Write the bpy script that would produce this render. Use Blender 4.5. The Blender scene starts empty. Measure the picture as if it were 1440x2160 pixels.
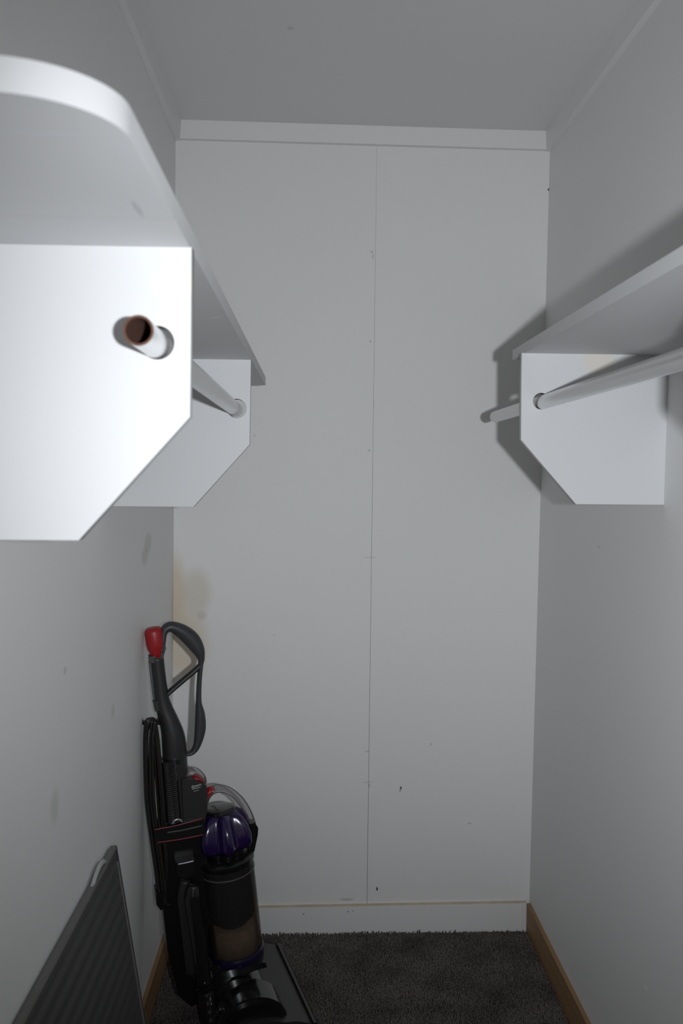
import bpy, bmesh, math, random
import numpy as np
from mathutils import Vector, Matrix

random.seed(7)
rng = np.random.default_rng(7)
scene = bpy.context.scene
COL = scene.collection

# ------------------------------------------------------------------ camera
CAM = Vector((0.0, 0.0, 1.392))
YAW, PITCH, ROLL = 0.0342, -0.0471, 0.009
fw = Vector((math.sin(YAW) * math.cos(PITCH), math.cos(YAW) * math.cos(PITCH), math.sin(PITCH)))
r0 = Vector((math.cos(YAW), -math.sin(YAW), 0))
u0 = r0.cross(fw)
rt = r0 * math.cos(ROLL) + u0 * math.sin(ROLL)
up = -r0 * math.sin(ROLL) + u0 * math.cos(ROLL)
cd = bpy.data.cameras.new('camera')
cam = bpy.data.objects.new('camera', cd)
COL.objects.link(cam)
cam.matrix_world = Matrix(((rt.x, up.x, -fw.x, CAM.x), (rt.y, up.y, -fw.y, CAM.y),
                           (rt.z, up.z, -fw.z, CAM.z), (0, 0, 0, 1)))
cd.sensor_fit = 'VERTICAL'
cd.sensor_height = 22.3
cd.lens = 18.0
cd.clip_start = 0.02
cd.dof.use_dof = True
cd.dof.focus_distance = 2.25
cd.dof.aperture_fstop = 4.5
scene.camera = cam

# ------------------------------------------------------------------ light
w = bpy.data.worlds.new('world')
scene.world = w
w.use_nodes = True
w.node_tree.nodes['Background'].inputs[0].default_value = (1.0, 0.95, 0.86, 1)
w.node_tree.nodes['Background'].inputs[1].default_value = 0.22

# the flash on the camera: it sits to the right of the lens, the camera being held upright
fl = bpy.data.lights.new('camera_flash', 'SPOT')
fl.energy = 74.5
fl.color = (0.925, 0.96, 1.0)
fl.shadow_soft_size = 0.014
fl.spot_size = math.radians(95)
fl.spot_blend = 1.0
flo = bpy.data.objects.new('camera_flash', fl)
COL.objects.link(flo)
flo.location = CAM + rt * 0.120 - fw * 0.06
aim = (fw + up * 0.062 + rt * 0.09).normalized()
flo.rotation_euler = aim.to_track_quat('-Z', 'Y').to_euler()

vs = scene.view_settings
vs.view_transform = 'Standard'
vs.look = 'None'
vs.exposure = 0.0
vs.gamma = 1.0
vs.use_curve_mapping = False

# ------------------------------------------------------------------ materials
def new_mat(name):
    m = bpy.data.materials.new(name)
    m.use_nodes = True
    nt = m.node_tree
    return m, nt, nt.nodes['Principled BSDF']

def link(nt, a, b):
    nt.links.new(a, b)

def plain(name, col, rough=0.5, metal=0.0, coat=0.0, var=0.06, scale=30, bump=0.0, bscale=200, spec=0.5):
    """flat colour with a little procedural variation"""
    m, nt, b = new_mat(name)
    tc = nt.nodes.new('ShaderNodeTexCoord')
    n = nt.nodes.new('ShaderNodeTexNoise')
    n.inputs['Scale'].default_value = scale
    n.inputs['Detail'].default_value = 4
    link(nt, tc.outputs['Object'], n.inputs['Vector'])
    mx = nt.nodes.new('ShaderNodeMix')
    mx.data_type = 'RGBA'
    mx.inputs[6].default_value = (*[c * (1 - var) for c in col], 1)
    mx.inputs[7].default_value = (*[min(1, c * (1 + var)) for c in col], 1)
    link(nt, n.outputs['Fac'], mx.inputs[0])
    link(nt, mx.outputs[2], b.inputs['Base Color'])
    b.inputs['Roughness'].default_value = rough
    b.inputs['Metallic'].default_value = metal
    b.inputs['Coat Weight'].default_value = coat
    b.inputs['Coat Roughness'].default_value = 0.08
    b.inputs['Specular IOR Level'].default_value = spec
    if bump:
        n2 = nt.nodes.new('ShaderNodeTexNoise')
        n2.inputs['Scale'].default_value = bscale
        n2.inputs['Detail'].default_value = 3
        link(nt, tc.outputs['Object'], n2.inputs['Vector'])
        bp = nt.nodes.new('ShaderNodeBump')
        bp.inputs['Strength'].default_value = bump
        bp.inputs['Distance'].default_value = 0.002
        link(nt, n2.outputs['Fac'], bp.inputs['Height'])
        link(nt, bp.outputs['Normal'], b.inputs['Normal'])
    return m

def paint(name, col, spots=(), rough=0.55, bump=0.12):
    """wall paint; spots = [(centre, radii, colour, strength)] are stains and scuffs on the paint"""
    m = plain(name, col, rough, var=0.02, scale=3.0, bump=bump, bscale=350, spec=0.3)
    nt = m.node_tree
    b = nt.nodes['Principled BSDF']
    tc = nt.nodes.new('ShaderNodeTexCoord')
    nz = nt.nodes.new('ShaderNodeTexNoise')
    nz.inputs['Scale'].default_value = 22
    nz.inputs['Detail'].default_value = 4
    link(nt, tc.outputs['Object'], nz.inputs['Vector'])
    cur = b.inputs['Base Color'].links[0].from_socket
    for c, r, colr, stg in spots:
        sub = nt.nodes.new('ShaderNodeVectorMath'); sub.operation = 'SUBTRACT'
        link(nt, tc.outputs['Object'], sub.inputs[0]); sub.inputs[1].default_value = c
        div = nt.nodes.new('ShaderNodeVectorMath'); div.operation = 'DIVIDE'
        link(nt, sub.outputs[0], div.inputs[0]); div.inputs[1].default_value = r
        ln = nt.nodes.new('ShaderNodeVectorMath'); ln.operation = 'LENGTH'
        link(nt, div.outputs[0], ln.inputs[0])
        ad = nt.nodes.new('ShaderNodeMath'); ad.operation = 'MULTIPLY_ADD'
        link(nt, nz.outputs['Fac'], ad.inputs[0])
        ad.inputs[1].default_value = 0.9 if max(r) < 5 and min(x for x in r) > 0.012 else 0.1
        ad.inputs[2].default_value = -ad.inputs[1].default_value * 0.5
        sm = nt.nodes.new('ShaderNodeMath'); sm.operation = 'ADD'
        link(nt, ln.outputs['Value'], sm.inputs[0]); link(nt, ad.outputs[0], sm.inputs[1])
        mr = nt.nodes.new('ShaderNodeMapRange'); mr.interpolation_type = 'SMOOTHSTEP'
        mr.inputs['From Min'].default_value = 1.0; mr.inputs['From Max'].default_value = 0.35
        mr.inputs['To Min'].default_value = 0.0; mr.inputs['To Max'].default_value = stg
        link(nt, sm.outputs[0], mr.inputs['Value'])
        mx = nt.nodes.new('ShaderNodeMix'); mx.data_type = 'RGBA'
        link(nt, mr.outputs[0], mx.inputs[0]); link(nt, cur, mx.inputs[6])
        mx.inputs[7].default_value = (*colr, 1)
        cur = mx.outputs[2]
    link(nt, cur, b.inputs['Base Color'])
    return m

def clear(name, tint, gloss=0.06, rough=0.06, body=0.0, bodycol=(0.2, 0.2, 0.2)):
    """thin clear plastic: lets light through with a tint, shiny on the surface"""
    m, nt, b = new_mat(name)
    nt.nodes.remove(b)
    out = nt.nodes['Material Output']
    tr = nt.nodes.new('ShaderNodeBsdfTransparent'); tr.inputs[0].default_value = (*tint, 1)
    df = nt.nodes.new('ShaderNodeBsdfDiffuse'); df.inputs[0].default_value = (*bodycol, 1)
    gl = nt.nodes.new('ShaderNodeBsdfGlossy'); gl.inputs['Roughness'].default_value = rough
    lw = nt.nodes.new('ShaderNodeFresnel'); lw.inputs[0].default_value = 1.22
    m0 = nt.nodes.new('ShaderNodeMixShader'); m0.inputs[0].default_value = body
    link(nt, tr.outputs[0], m0.inputs[1]); link(nt, df.outputs[0], m0.inputs[2])
    m1 = nt.nodes.new('ShaderNodeMixShader')
    link(nt, lw.outputs[0], m1.inputs[0]); link(nt, m0.outputs[0], m1.inputs[1]); link(nt, gl.outputs[0], m1.inputs[2])
    link(nt, m1.outputs[0], out.inputs[0])
    return m

def wood(name, c1, c2, axis='Y', rough=0.6):
    m, nt, b = new_mat(name)
    tc = nt.nodes.new('ShaderNodeTexCoord')
    mp = nt.nodes.new('ShaderNodeMapping')
    mp.inputs['Scale'].default_value = {'X': (2, 60, 60), 'Y': (60, 2, 60), 'Z': (60, 60, 2)}[axis]
    link(nt, tc.outputs['Object'], mp.inputs['Vector'])
    n = nt.nodes.new('ShaderNodeTexNoise'); n.inputs['Scale'].default_value = 1.0; n.inputs['Detail'].default_value = 6
    link(nt, mp.outputs[0], n.inputs['Vector'])
    cr = nt.nodes.new('ShaderNodeValToRGB')
    cr.color_ramp.elements[0].position = 0.3; cr.color_ramp.elements[0].color = (*c1, 1)
    cr.color_ramp.elements[1].position = 0.7; cr.color_ramp.elements[1].color = (*c2, 1)
    link(nt, n.outputs['Fac'], cr.inputs[0]); link(nt, cr.outputs[0], b.inputs['Base Color'])
    b.inputs['Roughness'].default_value = rough
    return m

WHITE = (0.78, 0.78, 0.775)
BEIGE = (0.60, 0.50, 0.36)
OLIVE = (0.36, 0.34, 0.25)
GREY = (0.45, 0.46, 0.46)
DARK = (0.03, 0.028, 0.028)
M = {}
M['wall_back'] = paint('wall_paint_back', WHITE, [
    ((-0.415, 2.453, 1.03), (0.055, 9, 0.16), (0.66, 0.54, 0.39), 0.75),
    ((-0.345, 2.453, 1.035), (0.060, 9, 0.095), (0.60, 0.53, 0.41), 0.55),
    ((-0.385, 2.453, 0.88), (0.100, 9, 0.15), (0.66, 0.56, 0.42), 0.75),
    ((-0.33, 2.453, 0.965), (0.022, 9, 0.020), (0.52, 0.48, 0.41), 0.45),
    ((0.2724, 2.465, 0.436), (0.0035, 9, 0.008), DARK, 0.95),
    ((0.2034, 2.464, 0.1231), (0.0035, 9, 0.009), DARK, 1.0),
    ((0.2700, 2.465, 0.428), (0.003, 9, 0.004), (0.2, 0.17, 0.15), 0.8),
    ((0.6905, 2.472, 2.2377), (0.004, 9, 0.005), DARK, 1.0),
    ((0.362, 2.466, 0.5703), (0.003, 9, 0.005), GREY, 0.8),
    ((0.4855, 2.469, 0.3231), (0.008, 9, 0.003), GREY, 0.8),
    ((0.1665, 2.463, 2.043), (0.005, 9, 0.004), GREY, 0.8),
    ((0.170, 2.463, 2.030), (0.003, 9, 0.012), GREY, 0.7),
    ((0.165, 2.463, 1.782), (0.005, 9, 0.004), GREY, 0.8),
    ((0.165, 2.463, 1.460), (0.006, 9, 0.004), GREY, 0.6),
    ((0.170, 2.463, 1.140), (0.030, 9, 0.003), GREY, 0.4),
    ((0.168, 2.463, 0.550), (0.010, 9, 0.004), GREY, 0.5),
    ((0.170, 2.463, 0.455), (0.020, 9, 0.003), GREY, 0.5),
    ((0.176, 2.463, 0.445), (0.004, 9, 0.007), (0.5, 0.45, 0.38), 0.7),
    ((0.110, 2.463, 0.092), (0.032, 9, 0.006), GREY, 0.6),
    ((-0.115, 2.455, 0.905), (0.01, 9, 0.006), GREY, 0.2),
    ((-0.175, 2.455, 1.50), (0.004, 9, 0.005), GREY, 0.5),
])
M['wall_left'] = paint('wall_paint_left', WHITE, [
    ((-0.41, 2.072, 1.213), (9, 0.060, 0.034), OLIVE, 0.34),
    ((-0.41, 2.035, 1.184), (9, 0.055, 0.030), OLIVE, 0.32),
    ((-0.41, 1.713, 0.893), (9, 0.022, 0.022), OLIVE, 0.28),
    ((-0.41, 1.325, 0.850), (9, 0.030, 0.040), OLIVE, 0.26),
    ((-0.41, 1.381, 1.058), (9, 0.012, 0.010), GREY, 0.5),
    ((-0.41, 2.44, 0.95), (9, 0.03, 0.16), (0.60, 0.52, 0.40), 0.4),
])
M['wall_right'] = paint('wall_paint_right', WHITE, [
    ((0.68, 1.60, 0.36), (9, 0.010, 0.008), (0.9, 0.9, 0.9), 0.7),
    ((0.68, 1.95, 1.22), (9, 0.008, 0.005), GREY, 0.5),
])
M['ceiling'] = paint('ceiling_paint', (0.70, 0.70, 0.70), [
    ((-0.06, 1.93, 2.4), (0.010, 0.010, 9), GREY, 0.6),
])
M['trim'] = paint('trim_paint', (0.76, 0.76, 0.755), rough=0.4, bump=0.04)
M['base_white'] = paint('baseboard_paint', WHITE, [
    ((-0.02, 2.44, 0.055), (0.003, 9, 0.003), DARK, 0.9), ((0.115, 2.44, 0.06), (0.002, 9, 0.004), DARK, 0.9),
    ((0.13, 2.44, 0.062), (0.002, 9, 0.003), DARK, 0.8), ((0.37, 2.44, 0.06), (0.002, 9, 0.003), GREY, 0.9),
], rough=0.45, bump=0.04)
M['caulk'] = plain('raw_edge', (0.56, 0.48, 0.38), 0.8, var=0.25, scale=18)
M['base_wood'] = wood('raw_pine', (0.24, 0.135, 0.062), (0.33, 0.20, 0.098), 'Y')
M['seam'] = plain('seam_gap', (0.16, 0.155, 0.15), 0.9)
M['shelf'] = paint('shelf_paint', (0.585, 0.588, 0.597), rough=0.5, bump=0.03)
M['shelf_left'] = paint('shelf_paint_left', (0.585, 0.588, 0.597), [
    ((-0.150, 0.715, 1.613), (0.004, 0.030, 9), (0.40, 0.41, 0.44), 0.7),
    ((-0.19, 0.56, 1.613), (0.05, 0.006, 9), (0.60, 0.61, 0.64), 0.6),
    ((-0.140, 1.20, 1.613), (0.012, 0.004, 9), (0.9, 0.9, 0.9), 0.7),
    ((-0.123, 0.74, 1.62), (9, 0.006, 0.02), (0.55, 0.55, 0.56), 0.6),
], rough=0.5, bump=0.03)
M['bracket_near'] = paint('bracket_paint_near', (0.585, 0.588, 0.597), [
    ((-0.138, 0.83, 1.578), (0.030, 9, 0.022), (0.72, 0.66, 0.58), 0.55),
], rough=0.5, bump=0.03)
M['bracket_right'] = paint('bracket_paint_right', (0.585, 0.588, 0.597), [
    ((0.55, 1.59, 1.612), (0.045, 9, 0.035), (0.66, 0.58, 0.48), 0.45),
], rough=0.5, bump=0.03)
M['hole'] = plain('hole_wood', (0.10, 0.045, 0.03), 0.9, var=0.3)
M['rod'] = plain('rod_steel', (0.66, 0.665, 0.67), 0.26, metal=0.85, var=0.05, scale=12)
M['rust'] = plain('rusty_pipe', (0.07, 0.025, 0.012), 0.85, var=0.5, scale=120)
M['pipe_edge'] = plain('rusty_pipe_rim', (0.085, 0.034, 0.020), 0.8, var=0.4, scale=150)

M['char'] = plain('charcoal_plastic', (0.019, 0.019, 0.020), 0.42, var=0.08, bump=0.05, bscale=600)
M['grip'] = plain('grip_plastic', (0.034, 0.034, 0.038), 0.45, var=0.06)
M['black'] = plain('black_plastic', (0.006, 0.006, 0.0065), 0.28, var=0.1)
M['gloss'] = plain('gloss_dark_plastic', (0.010, 0.010, 0.011), 0.16, var=0.1, coat=0.3)
M['headgrey'] = plain('head_plastic', (0.026, 0.025, 0.024), 0.38, var=0.1)
M['red'] = plain('red_plastic', (0.30, 0.008, 0.012), 0.4, var=0.08)
M['redline'] = plain('dark_red_trim', (0.10, 0.006, 0.010), 0.3)
M['purple'] = plain('purple_plastic', (0.013, 0.004, 0.046), 0.2, var=0.1, coat=0.4)
M['blue'] = plain('indigo_ring', (0.007, 0.005, 0.028), 0.25)
M['silver'] = plain('silver_plastic', (0.45, 0.45, 0.47), 0.25, metal=0.7)
M['cord'] = plain('power_cord', (0.016, 0.014, 0.013), 0.22, var=0.1)
M['dust'] = plain('dust', (0.19, 0.135, 0.09), 0.95, var=0.4, scale=60, bump=0.8, bscale=160)
M['dustfilm'] = clear('dusty_clear_plastic', (0.72, 0.69, 0.66), body=0.13, bodycol=(0.12, 0.112, 0.11), rough=0.08)
M['clear'] = clear('clear_plastic', (0.80, 0.78, 0.79), body=0.16, bodycol=(0.45, 0.43, 0.43))
M['greyclear'] = clear('smoky_clear_plastic', (0.55, 0.56, 0.58), body=0.25, bodycol=(0.22, 0.23, 0.24))
M['print'] = plain('badge_print', (0.55, 0.55, 0.56), 0.4)
M['panel'] = plain('panel_sheet', (0.050, 0.050, 0.051), 0.5, var=0.10, scale=8, bump=0.05, bscale=300)
M['panel_rim'] = plain('panel_rim', (0.16, 0.155, 0.15), 0.5, var=0.15, scale=20)
M['panel_edge'] = plain('panel_side_edge', (0.05, 0.045, 0.055), 0.45)
M['clip'] = plain('pale_clip', (0.42, 0.44, 0.44), 0.5)

# carpet: base colour varies in soft patches
def carpet_mat():
    m, nt, b = new_mat('carpet_pile')
    tc = nt.nodes.new('ShaderNodeTexCoord')
    n1 = nt.nodes.new('ShaderNodeTexNoise'); n1.inputs['Scale'].default_value = 9; n1.inputs['Detail'].default_value = 3
    n2 = nt.nodes.new('ShaderNodeTexNoise'); n2.inputs['Scale'].default_value = 260; n2.inputs['Detail'].default_value = 2
    for n in (n1, n2):
        link(nt, tc.outputs['Object'], n.inputs['Vector'])
    ad = nt.nodes.new('ShaderNodeMath'); ad.operation = 'MULTIPLY_ADD'
    link(nt, n1.outputs['Fac'], ad.inputs[0]); ad.inputs[1].default_value = 0.7
    link(nt, n2.outputs['Fac'], ad.inputs[2])
    cr = nt.nodes.new('ShaderNodeValToRGB')
    cr.color_ramp.elements[0].position = 0.55; cr.color_ramp.elements[0].color = (0.045, 0.037, 0.035, 1)
    cr.color_ramp.elements[1].position = 1.10; cr.color_ramp.elements[1].color = (0.175, 0.152, 0.145, 1)
    link(nt, ad.outputs[0], cr.inputs[0]); link(nt, cr.outputs[0], b.inputs['Base Color'])
    b.inputs['Roughness'].default_value = 1.0
    b.inputs['Specular IOR Level'].default_value = 0.05
    return m
M['carpet'] = carpet_mat()

# ------------------------------------------------------------------ mesh helpers
def finish(name, bm, mat, parent=None, smooth=None, kind=None):
    me = bpy.data.meshes.new(name)
    bmesh.ops.recalc_face_normals(bm, faces=bm.faces)
    bm.to_mesh(me)
    bm.free()
    o = bpy.data.objects.new(name, me)
    COL.objects.link(o)
    for mm in (mat if isinstance(mat, (list, tuple)) else [mat]):
        me.materials.append(mm)
    if parent:
        o.parent = parent
    if smooth is not None:
        me.polygons.foreach_set('use_smooth', [True] * len(me.polygons))
        if smooth < 3.1:
            me.set_sharp_from_angle(angle=smooth)
    if kind:
        o['kind'] = kind
    return o

def tag(o, label, cat, group=None):
    o['label'] = label
    o['category'] = cat
    if group:
        o['group'] = group
    return o

def empty(name, loc=(0, 0, 0), rz=0):
    o = bpy.data.objects.new(name, None)
    o.empty_display_size = 0.05
    COL.objects.link(o)
    o.location = loc
    o.rotation_euler = (0, 0, rz)
    return o

def hexa(bm, a, b):
    """box from eight corners: a = four lower corners, b = four upper corners"""
    va = [bm.verts.new(p) for p in a]
    vb = [bm.verts.new(p) for p in b]
    n = len(va)
    bm.faces.new(va[::-1]); bm.faces.new(vb)
    for i in range(n):
        bm.faces.new((va[i], va[(i + 1) % n], vb[(i + 1) % n], vb[i]))

def box(bm, x0, x1, y0, y1, z0, z1):
    hexa(bm, [(x0, y0, z0), (x1, y0, z0), (x1, y1, z0), (x0, y1, z0)],
         [(x0, y0, z1), (x1, y0, z1), (x1, y1, z1), (x0, y1, z1)])

def bevel(bm, w, seg=2, ang=0.5):
    es = [e for e in bm.edges if len(e.link_faces) == 2 and e.calc_face_angle(0) > ang]
    bmesh.ops.bevel(bm, geom=es, offset=w, segments=seg, affect='EDGES', profile=0.6, clamp_overlap=True)

def spline(pts, sub=6, closed=False):
    P = [Vector(p) for p in pts]
    n = len(P)
    out = []
    rngi = range(n if closed else n - 1)
    for i in rngi:
        g = (lambda k: P[k % n]) if closed else (lambda k: P[min(max(k, 0), n - 1)])
        p0, p1, p2, p3 = g(i - 1), g(i), g(i + 1), g(i + 2)
        for s in range(sub):
            t = s / sub
            out.append(0.5 * ((2 * p1) + (p2 - p0) * t + (2 * p0 - 5 * p1 + 4 * p2 - p3) * t * t + (3 * p1 - p0 - 3 * p2 + p3) * t ** 3))
    if not closed:
        out.append(P[-1])
    return out

def sweep(bm, pts, rad, lat=None, n=12, closed=False, side=(0, 1, 0), sub=6, smooth=True):
    """tube along pts; rad = radius in the plane of the path, lat = radius across it (lists or numbers)"""
    k = len(pts)
    rad = list(rad) if hasattr(rad, '__len__') else [rad] * k
    lat = rad if lat is None else (list(lat) if hasattr(lat, '__len__') else [lat] * k)
    if smooth:
        q = spline([Vector((*p, 0)) if len(p) == 2 else p for p in pts], sub, closed)
        rl = spline([(a, b, 0) for a, b in zip(rad, lat)], sub, closed)
        rad = [v.x for v in rl]; lat = [v.y for v in rl]
    else:
        q = [Vector(p) for p in pts]
    m = len(q)
    rings = []
    for i in range(m):
        a = q[(i + 1) % m] if closed else q[min(i + 1, m - 1)]
        b = q[(i - 1) % m] if closed else q[max(i - 1, 0)]
        t = (a - b).normalized()
        s = Vector(side); s = (s - t * s.dot(t)).normalized()
        c = t.cross(s)
        rings.append([bm.verts.new(q[i] + c * rad[i] * math.cos(2 * math.pi * j / n) + s * lat[i] * math.sin(2 * math.pi * j / n)) for j in range(n)])
    for i in range(m if closed else m - 1):
        A, B = rings[i], rings[(i + 1) % m]
        for j in range(n):
            bm.faces.new((A[j], A[(j + 1) % n], B[(j + 1) % n], B[j]))
    if not closed:
        bm.faces.new(rings[0][::-1]); bm.faces.new(rings[-1])

def uvz(pts, v=0.0):
    """side-profile points (forward, up) to local 3-D points at sideways offset v"""
    return [(p[0], -v, p[1]) for p in pts]

def prism(bm, pts, v0, v1):
    """side profile (forward, up) extruded sideways"""
    a = [bm.verts.new((p[0], -v0, p[1])) for p in pts]
    b = [bm.verts.new((p[0], -v1, p[1])) for p in pts]
    n = len(a)
    bm.faces.new(a); bm.faces.new(b[::-1])
    for i in range(n):
        bm.faces.new((a[i], a[(i + 1) % n], b[(i + 1) % n], b[i]))

def lathe(bm, prof, org, axis, n=32, lobes=0, amp=0.0, cap=True, ref=(0, 1, 0)):
    """prof = [(radius, height)], turned about axis through org; lobes ripple the radius by amp (number or list)"""
    ax = Vector(axis).normalized()
    e1 = Vector(ref); e1 = (e1 - ax * e1.dot(ax)).normalized()
    e2 = ax.cross(e1)
    org = Vector(org)
    rings = []
    for i, (r, h) in enumerate(prof):
        am = amp[i] if hasattr(amp, '__len__') else amp
        ring = []
        for j in range(n):
            th = 2 * math.pi * j / n
            rr = r * (1 + am * math.cos(lobes * th)) if lobes else r
            ring.append(bm.verts.new(org + ax * h + (e1 * math.cos(th) + e2 * math.sin(th)) * rr))
        rings.append(ring)
    for A, B in zip(rings, rings[1:]):
        for j in range(n):
            bm.faces.new((A[j], A[(j + 1) % n], B[(j + 1) % n], B[j]))
    if cap:
        bm.faces.new(rings[0][::-1]); bm.faces.new(rings[-1])

# ------------------------------------------------------------------ the closet shell
H = 2.40
YF = -0.45                       # closet opening behind the camera
LX = lambda z: -0.4115 + 0.0052 * (z - 1.2)
RX = lambda z: 0.6839 + 0.0073 * (z - 1.2)
BY = lambda x: 2.4604 + 0.0186 * x
FZ = -0.012                      # carpet backing; the pile rises to about 0

def struct(name, bm, mat, parent=None):
    o = finish(name, bm, mat, parent)
    if not parent:
        o['kind'] = 'structure'
    return o

bm = bmesh.new(); box(bm, -0.55, 0.85, YF, 2.62, FZ - 0.05, FZ)
floor = struct('floor', bm, M['carpet'])
bm = bmesh.new(); box(bm, -0.55, 0.85, YF, 2.62, H, H + 0.06)
struct('ceiling', bm, M['ceiling'])
bm = bmesh.new()
hexa(bm, [(LX(FZ) - 0.1, YF, FZ), (LX(FZ), YF, FZ), (LX(FZ), 2.60, FZ), (LX(FZ) - 0.1, 2.60, FZ)],
     [(LX(H) - 0.1, YF, H), (LX(H), YF, H), (LX(H), 2.60, H), (LX(H) - 0.1, 2.60, H)])
struct('wall_left', bm, M['wall_left'])
bm = bmesh.new()
hexa(bm, [(RX(FZ), YF, FZ), (RX(FZ) + 0.1, YF, FZ), (RX(FZ) + 0.1, 2.60, FZ), (RX(FZ), 2.60, FZ)],
     [(RX(H), YF, H), (RX(H) + 0.1, YF, H), (RX(H) + 0.1, 2.60, H), (RX(H), 2.60, H)])
struct('wall_right', bm, M['wall_right'])

# back wall: backing plus two boards that meet in a vertical seam
def slab(x0b, x0t, x1b, x1t, d0, d1, z0, z1):
    b = bmesh.new()
    hexa(b, [(x0b, BY(x0b) + d0, z0), (x1b, BY(x1b) + d0, z0), (x1b, BY(x1b) + d1, z0), (x0b, BY(x0b) + d1, z0)],
         [(x0t, BY(x0t) + d0, z1), (x1t, BY(x1t) + d0, z1), (x1t, BY(x1t) + d1, z1), (x0t, BY(x0t) + d1, z1)])
    return b
wb = struct('wall_back', slab(LX(FZ), LX(H), RX(FZ), RX(H), 0.010, 0.12, FZ, H), M['seam'])
SB, ST = 0.1728, 0.1782
for x0b, x0t, x1b, x1t in ((LX(FZ), LX(H), SB - 0.0006, ST - 0.00015), (SB + 0.0006, ST + 0.00015, RX(FZ), RX(H))):
    b = slab(x0b, x0t, x1b, x1t, 0.0, 0.010, FZ, H)
    bevel(b, 0.0005, 1)
    struct('wall_panel', b, M['wall_back'], wb)

# baseboards
HB = 0.0744
b = slab(LX(0) + 0.013, LX(0) + 0.013, RX(0) - 0.026, RX(0) - 0.026, -0.012, 0.0, FZ, HB)
bb = struct('baseboard_back', b, M['base_white'])
b = slab(LX(0) + 0.013, LX(0) + 0.013, RX(0) - 0.013, RX(0) - 0.013, -0.009, 0.0, HB, HB + 0.004)
struct('raw_top_edge', b, M['caulk'], bb)
b = slab(RX(0) - 0.026, RX(0) - 0.026, RX(0) - 0.012, RX(0) - 0.012, -0.016, 0.0, FZ, HB)
struct('corner_block', b, M['base_white'], bb)
HS = 0.078
for nm, fx, s in (('baseboard_left', LX(0), 1), ('baseboard_right', RX(0), -1)):
    b = bmesh.new()
    x0, x1 = sorted((fx, fx + s * 0.012))
    box(b, x0, x1, YF, BY(fx) - (0.016 if s < 0 else 0.012), FZ, HS)
    bevel(b, 0.002, 1)
    struct(nm, b, M['base_wood'])

# ceiling trim: slanted boards, thicker where they meet the ceiling
def crown(name, pts_a, pts_b):
    b = bmesh.new()
    hexa(b, pts_a, pts_b)
    bevel(b, 0.0012, 1)
    return struct(name, b, M['trim'])
HC, T1, T0 = 0.052, 0.019, 0.015
def cr_sec_x(fx, s, y):
    return [(fx, y, H), (fx + s * T1, y, H), (fx + s * T0, y, H - HC), (fx, y, H - HC)]
crown('trim_1', cr_sec_x(LX(H), 1, YF), cr_sec_x(LX(H), 1, BY(LX(H)) - 0.0005))
crown('trim_2', cr_sec_x(RX(H), -1, YF), cr_sec_x(RX(H), -1, BY(RX(H)) - 0.0005))
def cr_sec_y(x):
    y = BY(x)
    return [(x, y, H), (x, y - T1, H), (x, y - T0, H - HC + 0.001), (x, y, H - HC + 0.001)]
crown('trim_3', cr_sec_y(LX(H) + 0.003), cr_sec_y(RX(H) - 0.003))

# ------------------------------------------------------------------ carpet pile
def carpet():
    sp = 0.0042
    xs = np.arange(LX(0) + 0.014, RX(0) - 0.013, sp)
    ys = np.arange(1.55, 2.447, sp)
    X, Y = np.meshgrid(xs, ys)
    X = X.ravel() + rng.normal(0, 0.0016, X.size); Y = Y.ravel() + rng.normal(0, 0.0016, Y.size)
    X = np.clip(X, LX(0) + 0.0145, RX(0) - 0.0145); Y = np.minimum(Y, BY(X) - 0.0145)
    n = X.size
    hgt = rng.uniform(0.008, 0.0125, n)
    edge = (BY(X) - Y) < 0.022
    hgt[edge] += rng.uniform(0, 0.007, edge.sum()) * (rng.random(edge.sum()) < 0.25)
    wdt = rng.uniform(0.0018, 0.0030, n)
    a0 = rng.uniform(0, 2 * np.pi, n)
    lx = rng.normal(0, 0.0028, n); ly = rng.normal(0, 0.0022, n)
    V = np.zeros((n, 7, 3))
    for k in range(3):
        a = a0 + k * 2 * np.pi / 3
        V[:, k, 0] = X + wdt * 0.6 * np.cos(a); V[:, k, 1] = Y + wdt * 0.6 * np.sin(a); V[:, k, 2] = FZ - 0.001
        V[:, 3 + k, 0] = X + 0.6 * lx + wdt * np.cos(a + .4); V[:, 3 + k, 1] = Y + 0.6 * ly + wdt * np.sin(a + .4); V[:, 3 + k, 2] = FZ + hgt * 0.75
    V[:, 6, 0] = X + lx; V[:, 6, 1] = Y + ly; V[:, 6, 2] = FZ + hgt
    V[:, :, 0] = np.clip(V[:, :, 0], LX(0) + 0.0125, RX(0) - 0.0125)
    V[:, :, 1] = np.minimum(V[:, :, 1], BY(V[:, :, 0]) - 0.0125)
    base = (np.arange(n) * 7)[:, None]
    tris = np.array([(0, 1, 4), (0, 4, 3), (1, 2, 5), (1, 5, 4), (2, 0, 3), (2, 3, 5), (3, 4, 6), (4, 5, 6), (5, 3, 6)])
    F = (base[:, :, None] + tris[None]).reshape(-1, 3)
    me = bpy.data.meshes.new('carpet_pile')
    me.vertices.add(n * 7); me.vertices.foreach_set('co', V.ravel())
    me.loops.add(F.size); me.loops.foreach_set('vertex_index', F.ravel().astype(np.int32))
    me.polygons.add(len(F)); me.polygons.foreach_set('loop_start', (np.arange(len(F)) * 3).astype(np.int32))
    me.update(calc_edges=True)
    me.polygons.foreach_set('use_smooth', [True] * len(F))
    me.materials.append(M['carpet'])
    o = bpy.data.objects.new('carpet_pile', me)
    COL.objects.link(o)
    o['kind'] = 'stuff'
    tag(o, 'dark brownish grey plush carpet pile covering the closet floor', 'carpet')
carpet()

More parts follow.
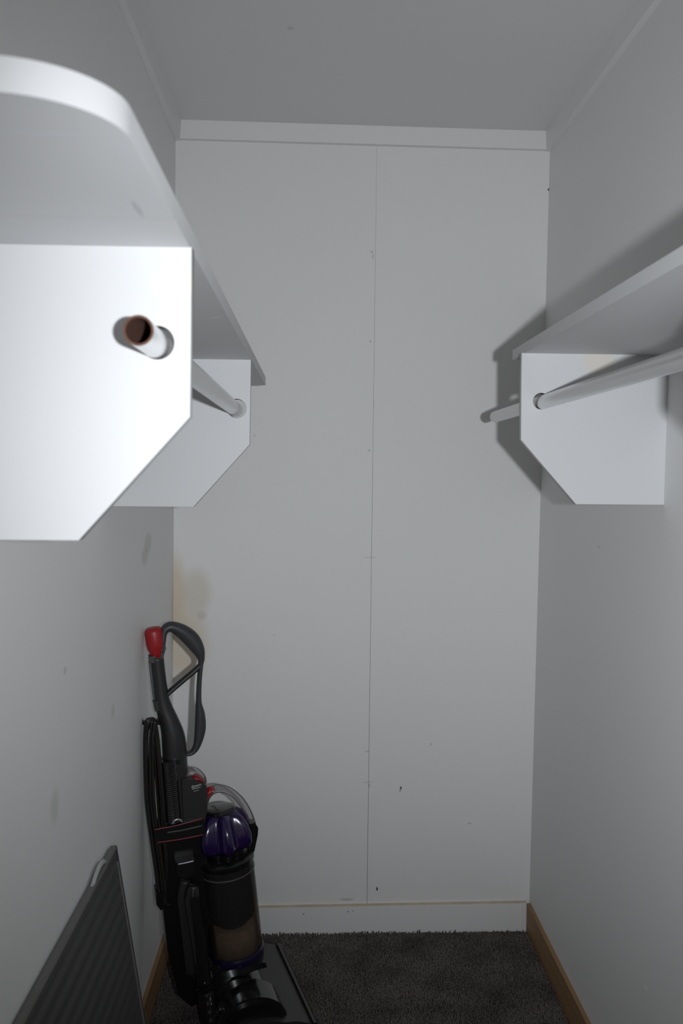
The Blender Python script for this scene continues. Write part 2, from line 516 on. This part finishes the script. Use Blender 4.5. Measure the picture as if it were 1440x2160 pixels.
# ------------------------------------------------------------------ shelves, brackets and rods
def bracket(name, wallx, tipx, ztop, y, thick, hole, hr, mat, parent):
    """board with a chamfered lower corner and a real hole; lies in the x-z plane at depth y"""
    s = 1 if tipx > wallx else -1
    wdt = abs(tipx - wallx)
    out = [(wallx, ztop), (tipx, ztop), (tipx - s * 0.002, ztop - 0.166), (tipx - s * 0.112, ztop - 0.290), (wallx, ztop - 0.290)]
    n = 28
    ring = [(hole[0] + hr * math.cos(2 * math.pi * k / n), hole[1] + hr * math.sin(2 * math.pi * k / n)) for k in range(n)]
    cu = bpy.data.curves.new(name, 'CURVE')
    cu.dimensions = '2D'; cu.fill_mode = 'BOTH'; cu.extrude = thick / 2 - 0.0008; cu.bevel_depth = 0.0008; cu.bevel_resolution = 1
    for poly in (out, ring):
        sp = cu.splines.new('POLY'); sp.points.add(len(poly) - 1); sp.use_cyclic_u = True
        for p, q in zip(sp.points, poly):
            p.co = (q[0], q[1], 0, 1)
    tmp = bpy.data.objects.new('tmp', cu)
    COL.objects.link(tmp)
    bpy.context.view_layer.update()
    me = bpy.data.meshes.new_from_object(tmp.evaluated_get(bpy.context.evaluated_depsgraph_get()))
    bpy.data.objects.remove(tmp)
    me.transform(Matrix(((1, 0, 0, 0), (0, 0, 1, y + thick / 2), (0, 1, 0, 0), (0, 0, 0, 1))))
    me.flip_normals()
    me.materials.clear(); me.materials.append(mat); me.materials.append(M['hole'])
    for p in me.polygons:
        c = p.center
        if math.hypot(c.x - hole[0], c.z - hole[1]) < hr * 1.04 and abs(p.normal.y) < 0.5:
            p.material_index = 1
    o = bpy.data.objects.new(name, me)
    COL.objects.link(o)
    o.parent = parent
    return o

def shelf_board(wallx, frontx, y0, y1, z0, z1, rad, mat, parent):
    """long board; its front corner at the near end is rounded with radius rad"""
    s = 1 if frontx > wallx else -1
    pts = [(wallx, y0)]
    for k in range(13):
        a = math.pi / 2 * k / 12
        pts.append((frontx - s * rad * (1 - math.sin(a)), y0 + rad * (1 - math.cos(a)) * 0.9))
    pts += [(frontx, y1), (wallx, y1)]
    b = bmesh.new()
    hexa(b, [(x, y, z0) for x, y in pts], [(x, y, z1) for x, y in pts])
    bevel(b, 0.0022, 2, 0.6)
    return finish('shelf_board', b, mat, parent, smooth=0.6)

def rod(name, x, z, y0, y1, r):
    b = bmesh.new()
    prof = [(r, 0), (r, y1 - y0), (r - 0.0022, y1 - y0), (r - 0.0022, 0)]
    n = 32
    rings = [[b.verts.new((x + rr * math.cos(2 * math.pi * j / n), y0 + h, z + rr * math.sin(2 * math.pi * j / n))) for j in range(n)] for rr, h in prof]
    idx = (0, 2, 1, 2)
    for i in range(4):
        A, B = rings[i], rings[(i + 1) % 4]
        for j in range(n):
            f = b.faces.new((A[j], A[(j + 1) % n], B[(j + 1) % n], B[j]))
            f.material_index = idx[i]
    return finish(name, b, [M['rod'], M['rust'], M['pipe_edge']], smooth=0.6)

ZL, ZR = 1.613, 1.626
ls = empty('closet_shelf', (LX(1.6), 1.3, ZL))
tag(ls, 'white painted shelf on the left wall with rounded near corner and two bracket boards', 'shelf')
rs = empty('closet_shelf', (RX(1.6), 1.2, ZR))
tag(rs, 'white painted shelf on the right wall beside the large cast shadow', 'shelf')
kids = []
wl, wr = LX(1.5), RX(1.5)
kids.append((shelf_board(wl, -0.1235, 0.50, 2.122, ZL, ZL + 0.021, 0.075, M['shelf_left'], None), ls))
kids.append((bracket('bracket_board', wl, -0.1225, ZL, 0.832, 0.016, (-0.1555, 1.5195), 0.0172, M['bracket_near'], None), ls))
kids.append((bracket('bracket_board', wl, -0.1255, ZL, 1.645, 0.016, (-0.1525, 1.5175), 0.0195, M['shelf'], None), ls))
kids.append((shelf_board(wr, 0.4045, 0.50, 1.690, ZR, ZR + 0.020, 0.075, M['shelf'], None), rs))
kids.append((bracket('bracket_board', wr, 0.4000, ZR, 0.765, 0.016, (0.4425, 1.532), 0.0172, M['shelf'], None), rs))
kids.append((bracket('bracket_board', wr, 0.4000, ZR, 1.594, 0.016, (0.4390, 1.5345), 0.0165, M['bracket_right'], None), rs))
bpy.context.view_layer.update()
for o, p in kids:
    o.parent = p
    o.matrix_parent_inverse = p.matrix_world.inverted()
r1 = rod('hanging_rod', -0.1575, 1.5178, 0.752, 1.690, 0.0138)
tag(r1, 'pale steel hanging rod with rusty open end under the left shelf', 'rod')
r2 = rod('hanging_rod', 0.4415, 1.5322, 0.69, 2.008, 0.0135)
tag(r2, 'pale steel hanging rod passing through the bracket under the right shelf', 'rod')

# ------------------------------------------------------------------ dark ribbed panel leaning on the left wall
def leaning_panel():
    zt = 0.6235
    y0, y1 = 0.86, 1.676
    xt, xb = LX(zt) + 0.014, -0.3035
    ln = math.hypot(xt - xb, zt)
    root = empty('leaning_panel', (xb, y1, 0.002))
    tag(root, 'dark grey ribbed sheet leaning against the left wall in front of the vacuum cleaner', 'panel')
    d = Vector((xt - xb, 0, zt)).normalized()          # up the sheet
    nrm = Vector((d.z, 0, -d.x))                       # out of the sheet, towards the room
    def pt(s, y, o):                                   # s up the sheet, y along the wall, o out of it; local to root
        p = d * s + nrm * o
        return (p.x, y - y1, p.z)
    b = bmesh.new()
    # ribbed face: shallow ridges along the wall direction
    N = 160
    rows = []
    for i in range(N + 1):
        s = 0.012 + (ln - 0.020) * i / N
        o = 0.0007 * min(1, max(0.15, s / ln * 1.4 - 0.3)) * math.cos(2 * math.pi * s / 0.031) if 0.02 < s < ln - 0.02 else 0
        rows.append((b.verts.new(pt(s, y0 + 0.006, o)), b.verts.new(pt(s, y1 - 0.005, o)),
                     b.verts.new(pt(s, y1 - 0.005, -0.009)), b.verts.new(pt(s, y0 + 0.006, -0.009))))
    for A, B in zip(rows, rows[1:]):
        for k in range(4):
            b.faces.new((A[k], A[(k + 1) % 4], B[(k + 1) % 4], B[k]))
    b.faces.new(rows[0]); b.faces.new(rows[-1][::-1])
    finish('sheet', b, M['panel'], root, smooth=0.5)
    def bar(name, s0, s1, ya, yb, o0, o1, mat, bv=0.0015):
        b = bmesh.new()
        hexa(b, [pt(s0, ya, o0), pt(s0, yb, o0), pt(s0, yb, o1), pt(s0, ya, o1)], [pt(s1, ya, o0), pt(s1, yb, o0), pt(s1, yb, o1), pt(s1, ya, o1)])
        bevel(b, bv, 2)
        return finish(name, b, mat, root, smooth=0.6)
    bar('top_rim', ln - 0.006, ln, y0, y1, -0.010, 0.002, M['panel_rim'])
    bar('side_edge', 0.0, ln - 0.002, y1 - 0.004, y1, -0.0095, 0.003, M['panel_edge'], 0.001)
    bar('side_bead', 0.02, ln - 0.03, y1 - 0.010, y1 - 0.006, 0.0, 0.0026, M['panel_rim'], 0.0008)
    bar('side_edge', 0.0, ln - 0.002, y0, y0 + 0.004, -0.0095, 0.003, M['panel_edge'], 0.001)
    bar('bottom_rim', 0.0, 0.012, y0, y1, -0.010, 0.002, M['panel_edge'])
    b = bmesh.new()
    q = [pt(ln - 0.006, 1.500, -0.004), pt(ln + 0.004, 1.530, -0.003), pt(ln + 0.009, 1.565, -0.003), pt(ln + 0.006, 1.592, -0.003), pt(ln - 0.004, 1.606, -0.004)]
    sweep(b, q, [0.003, 0.005, 0.006, 0.005, 0.003], 0.004, n=10, side=tuple(nrm))
    finish('clip', b, M['clip'], root, smooth=1.0)
leaning_panel()

# ------------------------------------------------------------------ upright vacuum cleaner
def vacuum():
    vac = empty('vacuum_cleaner', (-0.19, 2.08, 0), math.radians(17))
    tag(vac, 'dark grey upright vacuum cleaner with red cap and purple cyclone in the corner', 'vacuum cleaner')
    def fin(name, b, mat, parent=vac, smooth=0.7):
        return finish(name, b, M[mat], parent, smooth=smooth)

    # --- handle loop
    b = bmesh.new()
    sweep(b, uvz([(-0.1886, 0.9505), (-0.1840, 0.9902), (-0.1782, 1.0051), (-0.1633, 1.0102), (-0.1378, 0.9971), (-0.1144, 0.9756), (-0.0980, 0.9497), (-0.0909, 0.9277), (-0.0920, 0.9099), (-0.0955, 0.8659), (-0.0967, 0.8180), (-0.0931, 0.7841), (-0.0931, 0.7456), (-0.1013, 0.7079), (-0.1143, 0.6911), (-0.1331, 0.6895)]),
          [.009, .009, .0115, .0135, .0180, .0200, .0160, .0095, .0065, .0062, .0075, .0125, .0140, .0095, .0065, .006],
          [.017, .016, .016, .017, .017, .016, .015, .013, .012, .012, .012, .013, .013, .012, .012, .012], n=14)
    hd = fin('handle', b, 'grip', smooth=3.14)
    b = bmesh.new()
    sweep(b, uvz([(-0.0908, 0.9110), (-0.1132, 0.8923), (-0.1425, 0.8694), (-0.1680, 0.8488), (-0.1830, 0.8358)]), .0068, .011, n=10)
    fin('handle_strut', b, 'char', smooth=3.14)
    b = bmesh.new()
    sweep(b, uvz([(-0.1676, 1.0133), (-0.1402, 0.9992), (-0.1157, 0.9765), (-0.0979, 0.9454)]), [.002, .006, .006, .002], .0015, n=8)
    finish('grip_inlay', b, M['char'], hd, smooth=3.14)

    # --- red cap on the wand
    b = bmesh.new()
    a0, a1 = Vector(uvz([(-0.1978, 0.9394)])[0]), Vector(uvz([(-0.2079, 1.0102)])[0])
    L = (a1 - a0).length
    lathe(b, [(.006, -.006), (.0165, 0), (.0174, L * .14), (.0210, L * .28), (.0228, L * .44), (.0228, L * .84), (.0210, L * .94), (.0160, L), (.006, L * 1.01)], a0, a1 - a0, 24)
    cap = fin('wand_cap', b, 'red', smooth=3.14)
    b = bmesh.new()
    prism(b, [(-0.2183, 0.9418), (-0.1989, 0.9453), (-0.1817, 0.9689), (-0.1783, 0.9616), (-0.1852, 0.9385), (-0.2001, 0.9278), (-0.2172, 0.9254)], -.015, .015)
    bevel(b, .002, 2)
    fin('cap_collar', b, 'grip')

    # --- wand tube
    b = bmesh.new()
    sweep(b, uvz([(-0.1989, 0.9371), (-0.1933, 0.8850), (-0.1876, 0.8373), (-0.1807, 0.8072), (-0.1692, 0.7730), (-0.1611, 0.7425), (-0.1576, 0.7159), (-0.1553, 0.6798), (-0.1519, 0.6315), (-0.1449, 0.5586), (-0.1378, 0.5033)]),
          [.0165, .0165, .0175, .0205, .0240, .0280, .0300, .0300, .0295, .0290, .0285],
          [.017, .017, .018, .020, .024, .027, .028, .028, .028, .028, .028], n=20)
    fin('wand', b, 'char', smooth=3.14)
    b = bmesh.new()
    sweep(b, uvz([(-0.1577, 0.6848), (-0.1577, 0.6729)]), [.0308, .0308], [.0290, .0290], n=20, smooth=False)
    fin('wand_ring', b, 'gloss')
    b = bmesh.new()
    sweep(b, uvz([(-0.2149, 0.9287), (-0.2104, 0.8862), (-0.2048, 0.8387), (-0.2002, 0.8218)]), .0045, .006, n=8)
    fin('release_rod', b, 'greyclear', smooth=3.14)
    b = bmesh.new()
    prism(b, [(-0.2094, 0.8297), (-0.1933, 0.8331), (-0.1888, 0.8091), (-0.2048, 0.8057)], -.010, .014)
    bevel(b, .0015, 2)
    fin('rod_clip', b, 'char')

    # --- ribbed hose wound down beside the wand
    b = bmesh.new()
    pts = []
    rr = []
    for i in range(61):
        t = i / 60
        pa, pb = (-0.1742, 0.6859), (-0.1617, 0.5309)
        pts.append((pa[0] + (pb[0] - pa[0]) * t, -.024, pa[1] + (pb[1] - pa[1]) * t))
        rr.append(.0185 + .0014 * (i % 2))
    sweep(b, pts, rr, n=14, smooth=False)
    fin('hose', b, 'gloss', smooth=0.4)

    # --- body behind the bin, with its badge
    b = bmesh.new()
    prism(b, [(-0.1425, 0.6401), (-0.1143, 0.6321), (-0.0834, 0.6165), (-0.0798, 0.5930), (-0.0833, 0.5448), (-0.0881, 0.5089), (-0.1378, 0.4997)], -.034, .034)
    bevel(b, .006, 3)
    fin('upper_body', b, 'char')
    c = (-0.1093, 0.6146)
    b = bmesh.new()
    lathe(b, [(.0155, 0), (.0165, .001), (.0160, .0022)], (c[0], -.0335, c[1]), (0, -1, 0), 28)
    bd = fin('badge', b, 'black')
    def word(txt, size, loc, parent, rot):
        cu = bpy.data.curves.new('lettering', 'FONT')
        cu.body = txt; cu.size = size; cu.align_x = 'CENTER'; cu.align_y = 'CENTER'; cu.extrude = 0.0002; cu.resolution_u = 3
        tmp = bpy.data.objects.new('tmp', cu); COL.objects.link(tmp)
        bpy.context.view_layer.update()
        me = bpy.data.meshes.new_from_object(tmp.evaluated_get(bpy.context.evaluated_depsgraph_get()))
        bpy.data.objects.remove(tmp)
        me.materials.clear(); me.materials.append(M['print'])
        o = bpy.data.objects.new('lettering', me); COL.objects.link(o)
        o.location = loc; o.rotation_euler = rot; o.parent = parent
        return o
    word('dyson', .0105, (c[0] + .001, -.0360, c[1] + .0045), bd, (math.radians(90), math.radians(-10), 0))
    b = bmesh.new(); box(b, -.011, .011, -.0003, .0003, -.0005, .0005)
    o = finish('badge_line', b, M['print'], bd); o.location = (c[0] + .001, -.0360, c[1] - .002); o.rotation_euler = (0, math.radians(-8), 0)
    o2 = o.copy(); COL.objects.link(o2); o2.location = (c[0] + .001, -.0360, c[1] - .008); o2.scale = (.6, 1, .7)

    # --- clear window with red inside, above the badge
    b = bmesh.new()
    sweep(b, uvz([(-0.1331, 0.6366), (-0.1166, 0.6444), (-0.1001, 0.6390), (-0.0870, 0.6242), (-0.0822, 0.6115)]), [.006, .0085, .009, .0085, .006], [.018, .022, .022, .020, .016], n=14)
    fin('lens', b, 'clear', smooth=3.14)
    b = bmesh.new()
    sweep(b, uvz([(-0.1143, 0.6261), (-0.1001, 0.6269), (-0.0846, 0.6154)]), [.007, .0075, .006], [.018, .019, .016], n=12)
    fin('release_button', b, 'red', smooth=3.14)

    # --- tool clamp with red edges
    b = bmesh.new()
    prism(b, [(-0.2136, 0.5240), (-0.0908, 0.5373), (-0.0873, 0.4974), (-0.2046, 0.4923)], -.02, .050)
    bevel(b, .005, 2)
    fin('tool_clamp', b, 'gloss')
    for q in (((-0.2121, 0.5279), (-0.1543, 0.5319), (-0.0920, 0.5414)), ((-0.2054, 0.4954), (-0.1498, 0.4959), (-0.0908, 0.4997))):
        b = bmesh.new(); sweep(b, uvz(q, .0505), .0022, .0015, n=8)
        fin('clamp_trim', b, 'redline', smooth=3.14)
    c = (-0.1566, 0.5357)
    b = bmesh.new()
    arc = [(c[0] + .0115 * math.cos(a), -.0525, c[1] + .0115 * math.sin(a)) for a in [math.radians(d) for d in range(25, 171, 12)]]
    sweep(b, arc, .0026, .0026, n=8)
    fin('clamp_knob', b, 'silver', smooth=3.14)
    b = bmesh.new()
    sweep(b, uvz([(-0.1816, 0.5167), (-0.1440, 0.5175), (-0.0943, 0.5227)], .0505), .0030, .002, n=8)
    fin('clamp_bar', b, 'char', smooth=3.14)

    # --- back of the machine
    b = bmesh.new()
    prism(b, [(-0.1912, 0.6836), (-0.1822, 0.5153), (-0.1917, 0.3481), (-0.1779, 0.2124), (-0.1521, 0.0912), (-0.1164, 0.0532), (-0.0731, 0.0817), (-0.0782, 0.3054), (-0.0809, 0.5019), (-0.1366, 0.6298)], -.040, .026)
    bevel(b, .006, 2)
    fin('spine', b, 'black')
    b = bmesh.new()
    sweep(b, uvz([(-0.1357, 0.3852), (-0.1403, 0.3467), (-0.1334, 0.3038), (-0.1252, 0.2306), (-0.1170, 0.1449)], .036), [.012, .016, .018, .018, .016], [.014] * 5, n=14)
    fin('duct_cover', b, 'char', smooth=3.14)
    b = bmesh.new()
    sweep(b, uvz([(-0.1164, 0.3799), (-0.1198, 0.3543), (-0.1152, 0.3059), (-0.1047, 0.2324), (-0.0953, 0.1586), (-0.0917, 0.1338)], .055), [.014, .0205, .0195, .0185, .0185, .0185], n=18)
    fin('air_duct', b, 'gloss', smooth=3.14)
    for k in range(3):
        b = bmesh.new()
        y = 2068 + 8 * k
        p = [((-0.0917, 0.1387), (-0.0905, 0.1312)), ((-0.0905, 0.1264), (-0.0893, 0.1189)), ((-0.0893, 0.1141), (-0.0882, 0.1066))][k]
        sweep(b, uvz(p, .055), .0215, n=18, smooth=False)
        bevel(b, .0015, 2)
        fin('duct_ring', b, 'gloss')
    b = bmesh.new()
    pa, pb = (-0.0870, 0.1088), (-0.0739, -0.0031)
    pts = []; rr = []
    for i in range(25):
        t = i / 24
        pts.append((pa[0] + (pb[0] - pa[0]) * t, -.055 - .03 * t, max(.026, pa[1] + (pb[1] - pa[1]) * t)))
        rr.append((.0230, .0226, .0236, .0226)[i % 4])
    sweep(b, pts, rr, n=18, smooth=False)
    fin('lower_hose', b, 'gloss', smooth=0.5)
    # glossy latch
    b = bmesh.new()
    prism(b, [(-0.1600, 0.4409), (-0.1153, 0.4426), (-0.1152, 0.4153), (-0.1577, 0.4123)], .0, .055)
    bevel(b, .004, 3)
    fin('latch', b, 'gloss')
    b = bmesh.new()
    sweep(b, uvz([(-0.1552, 0.4369), (-0.1368, 0.4377), (-0.1173, 0.4396)], .0545), .0024, .0024, n=8)
    fin('latch_edge', b, 'silver', smooth=3.14)

    # --- power cord wound over two hooks
    left = [(-0.2277, 0.7794), (-0.2312, 0.7350), (-0.2302, 0.6640), (-0.2270, 0.5807), (-0.2168, 0.4960), (-0.2055, 0.4105), (-0.1975, 0.3394)]
    right = [(-0.1847, 0.3422), (-0.1788, 0.4185), (-0.1822, 0.4912), (-0.1879, 0.5759), (-0.1936, 0.6600), (-0.1992, 0.7319), (-0.2072, 0.7799)]
    loops = [(0, 0, .016), (.004, -.004, .026), (.0075, -.008, .010), (.012, -.004, .032), (.002, .003, .004), (.014, -.011, .020), (.018, .000, .036)]
    for k, (dl, dr, v) in enumerate(loops):
        b = bmesh.new()
        pts = [(p[0] + dl, -v - .002 * math.sin(3 * i + k), p[1] - .15 * dl) for i, p in enumerate(left)]
        pts += [(pts[-1][0] + .008, -v, pts[-1][2] - .008)]
        pts += [(p[0] + dr, -v - .002 * math.cos(2 * i + k), p[1]) for i, p in enumerate(right)]
        pts += [((pts[-1][0] + pts[0][0]) / 2, -v, max(pts[-1][2], pts[0][2]) + .007)]
        sweep(b, pts, .0034, n=8, closed=True, sub=4)
        fin('power_cord', b, 'cord', smooth=3.14)
    b = bmesh.new()
    prism(b, [(-0.2406, 0.8113), (-0.2372, 0.8110), (-0.2328, 0.7817), (-0.2036, 0.7767), (-0.1923, 0.7896), (-0.1923, 0.7686), (-0.2362, 0.7727)], -.010, .003)
    bevel(b, .0012, 2)
    fin('cord_hook', b, 'black')
    b = bmesh.new()
    prism(b, [(-0.2065, 0.3629), (-0.1860, 0.3643), (-0.1745, 0.3303), (-0.1952, 0.3205), (-0.2054, 0.3365)], -.01, .040)
    bevel(b, .003, 2)
    fin('cord_hook', b, 'black')

    # --- dust bin (its axis leans back with the machine)
    p0, p1 = Vector(uvz([(0.0002, 0.1639)])[0]), Vector(uvz([(-0.0263, 0.4059)])[0])
    ax = (p1 - p0).normalized()
    Lb = (p1 - p0).length
    R = .0685
    b = bmesh.new()
    lathe(b, [(R, .012), (R, Lb)], p0, ax, 48, cap=False)
    binn = fin('bin', b, 'dustfilm', smooth=0.6)
    b = bmesh.new()
    lathe(b, [(R + .001, -.012), (R + .003, -.006), (R + .003, .006), (R + .0005, .012), (R - .006, .012)], p0, ax, 48)
    finish('bin_ring', b, M['blue'], binn, smooth=0.6)
    b = bmesh.new()
    lathe(b, [(R * .75, -.040), (R * .95, -.032), (R + .0015, -.020), (R + .001, -.012)], p0, ax, 40)
    finish('bin_base', b, M['gloss'], binn, smooth=0.6)
    b = bmesh.new()
    lathe(b, [(R - .022, .010), (R - .022, .060), (R - .030, .066), (R - .030, Lb - .02), (R - .012, Lb - .004)], p0, ax, 40)
    finish('cyclone_core', b, M['black'], binn, smooth=0.6)
    b = bmesh.new()
    lathe(b, [(R - .012, .095), (R - .009, .105), (R - .009, Lb - .03), (R - .004, Lb - .01)], p0, ax, 40)
    finish('shroud', b, M['black'], binn, smooth=0.6)
    b = bmesh.new()
    prof = [(R - .003, .013), (R - .003, .045), (R - .0035, .066), (R - .010, .075), (R - .021, .078)]
    lathe(b, prof, p0, ax, 56, lobes=5, amp=[0, 0, 0, -.02, -.05])
    finish('dust', b, M['dust'], binn, smooth=3.14)
    b = bmesh.new()
    lathe(b, [(R + .0005, Lb - .004), (R + .003, Lb), (R + .003, Lb + .010), (R - .004, Lb + .016), (R - .02, Lb + .018)], p0, ax, 48)
    finish('bin_rim', b, M['black'], binn, smooth=0.6)
    # raised lip inside the clear wall
    b = bmesh.new()
    lathe(b, [(R + .0005, Lb - .026), (R + .0022, Lb - .024), (R + .0005, Lb - .022)], p0, ax, 48, cap=False)
    finish('bin_lip', b, M['clear'], binn, smooth=3.14)

    # --- cyclone pack: black cones under a lobed purple crown
    e1 = Vector((0, 1, 0)); e2 = ax.cross(e1)
    for k in range(7):
        th = 2 * math.pi * (k + .5) / 7
        d = e1 * math.cos(th) + e2 * math.sin(th)
        b = bmesh.new()
        lathe(b, [(.013, Lb + .004), (.0155, Lb + .010), (.0225, Lb + .050), (.0225, Lb + .066)], p0 + d * .0470, ax - d * .06, 16)
        fin('cyclone_cone', b, 'black')
    hs = [Lb + .040, Lb + .052, Lb + .074, Lb + .098, Lb + .116, Lb + .127, Lb + .132, Lb + .134]
    rs_ = [.0640, .0685, .0672, .0600, .0500, .0400, .0280, .0120]
    am = [.05, .07, .085, .09, .08, .05, .02, 0]
    b = bmesh.new()
    lathe(b, list(zip(rs_, hs)), p0, ax, 96, lobes=7, amp=[-a * 2.0 for a in am])
    crown_ = fin('cyclone_crown', b, 'purple', smooth=3.14)
    b = bmesh.new()
    lathe(b, [(.036, Lb + .122), (.038, Lb + .128), (.036, Lb + .135), (.028, Lb + .138)], p0, ax, 40)
    finish('crown_cap', b, M['gloss'], crown_, smooth=0.7)

    # --- carrying handle over the bin
    b = bmesh.new()
    hp = [(-0.0857, 0.5317), (-0.0833, 0.5558), (-0.0762, 0.5768), (-0.0606, 0.5896), (-0.0377, 0.5905), (-0.0109, 0.5763), (0.0113, 0.5527), (0.0286, 0.5221), (0.0412, 0.4882)]
    sweep(b, uvz(hp), [.010, .010, .0105, .010, .0095, .009, .0095, .010, .010], [.014] * 9, n=14)
    ch = fin('carry_handle', b, 'clear', smooth=3.14)
    b = bmesh.new()
    sweep(b, uvz([(-0.0845, 0.5365), (-0.0833, 0.5582), (-0.0774, 0.5782), (-0.0678, 0.5892), (-0.0570, 0.5940)]), [.005, .0065, .0085, .0100, .005], [.008, .010, .0145, .0148, .010], n=12)
    finish('bin_release', b, M['red'], ch, smooth=3.14)
    b = bmesh.new()
    prism(b, [(0.0312, 0.4945), (0.0449, 0.4964), (0.0537, 0.4816), (0.0525, 0.4631), (0.0439, 0.4231), (0.0353, 0.4119), (0.0290, 0.4252), (0.0363, 0.4590)], -.014, .014)
    bevel(b, .003, 2)
    fin('front_latch', b, 'black')

    # --- motor housing between the wheels, and the cleaner head
    def arch(cu_, top, half, rise, n=14):
        pts = [(cu_ - half, .012)]
        for i in range(n + 1):
            t = -1 + 2 * i / n
            pts.append((cu_ + half * t, top - rise * (1 - math.sqrt(max(0, 1 - (t * .96) ** 2)))))
        pts.append((cu_ + half, .012))
        return pts
    b = bmesh.new()
    prism(b, arch(-.003, .125, .075, .070), -.085, .062)
    bevel(b, .006, 3)
    fin('motor_housing', b, 'gloss')
    b = bmesh.new()
    prism(b, arch(.012, .119, .086, .075), .060, .138)
    bevel(b, .004, 3)
    fin('motor_cover', b, 'gloss')
    b = bmesh.new()
    prism(b, arch(.012, .108, .076, .070), .136, .147)
    bevel(b, .003, 2)
    fin('motor_cap', b, 'black')
    # ledge under the bin
    b = bmesh.new()
    prism(b, [(-.055, .155), (.06, .160), (.065, .146), (-.05, .135)], -.045, .070)
    bevel(b, .003, 2)
    fin('bin_ledge', b, 'gloss')
    b = bmesh.new()
    prism(b, [(-.075, .020), (-.075, .16), (-.03, .17), (.02, .15), (.03, .02)], -.05, .05)
    bevel(b, .006, 2)
    fin('lower_body', b, 'black')

    prof = [(-.020, .016), (-.020, .060), (.030, .072), (.070, .066), (.085, .060), (.118, .056), (.150, .044), (.166, .034), (.168, .016)]
    b = bmesh.new()
    prism(b, prof, -.190, .165)
    bevel(b, .004, 2)
    hdb = fin('cleaner_head', b, 'headgrey')
    b = bmesh.new()
    prism(b, [(.158, .014), (.158, .046), (.165, .044), (.173, .034), (.173, .014)], -.194, .168)
    bevel(b, .003, 2)
    finish('bumper', b, M['black'], hdb, smooth=0.7)
    def ridge(name, u, z, r, v0, v1, mat, parent):
        b = bmesh.new()
        lathe(b, [(r * .80, 0), (r, .005), (r, v1 - v0 - .005), (r * .80, v1 - v0)], (u, -v0, z), (0, -1, 0), 24)
        return finish(name, b, M[mat], parent, smooth=0.7)
    ridge('brush_cover', .104, .056, .028, -.188, .002, 'headgrey', hdb)
    ridge('brush_cap', .104, .054, .032, -.006, .012, 'gloss', hdb)
    ridge('brush_cover', .140, .042, .019, -.186, .090, 'headgrey', hdb)
    ridge('axle_cap', .118, .050, .027, .060, .104, 'headgrey', hdb)
    ridge('axle_knob', .152, .046, .015, .110, .145, 'gloss', hdb)
    for v in (-.115, .115):
        b = bmesh.new()
        lathe(b, [(.030, -.012), (.038, -.010), (.040, -.006), (.040, .006), (.038, .010), (.030, .012)], (-.075, -v, .040), (0, -1, 0), 28)
        fin('wheel', b, 'black')
    for v in (-.12, .12):
        b = bmesh.new()
        lathe(b, [(.012, -.012), (.016, -.010), (.016, .010), (.012, .012)], (.12, -v, .016), (0, -1, 0), 18)
        fin('wheel', b, 'black')
vacuum()
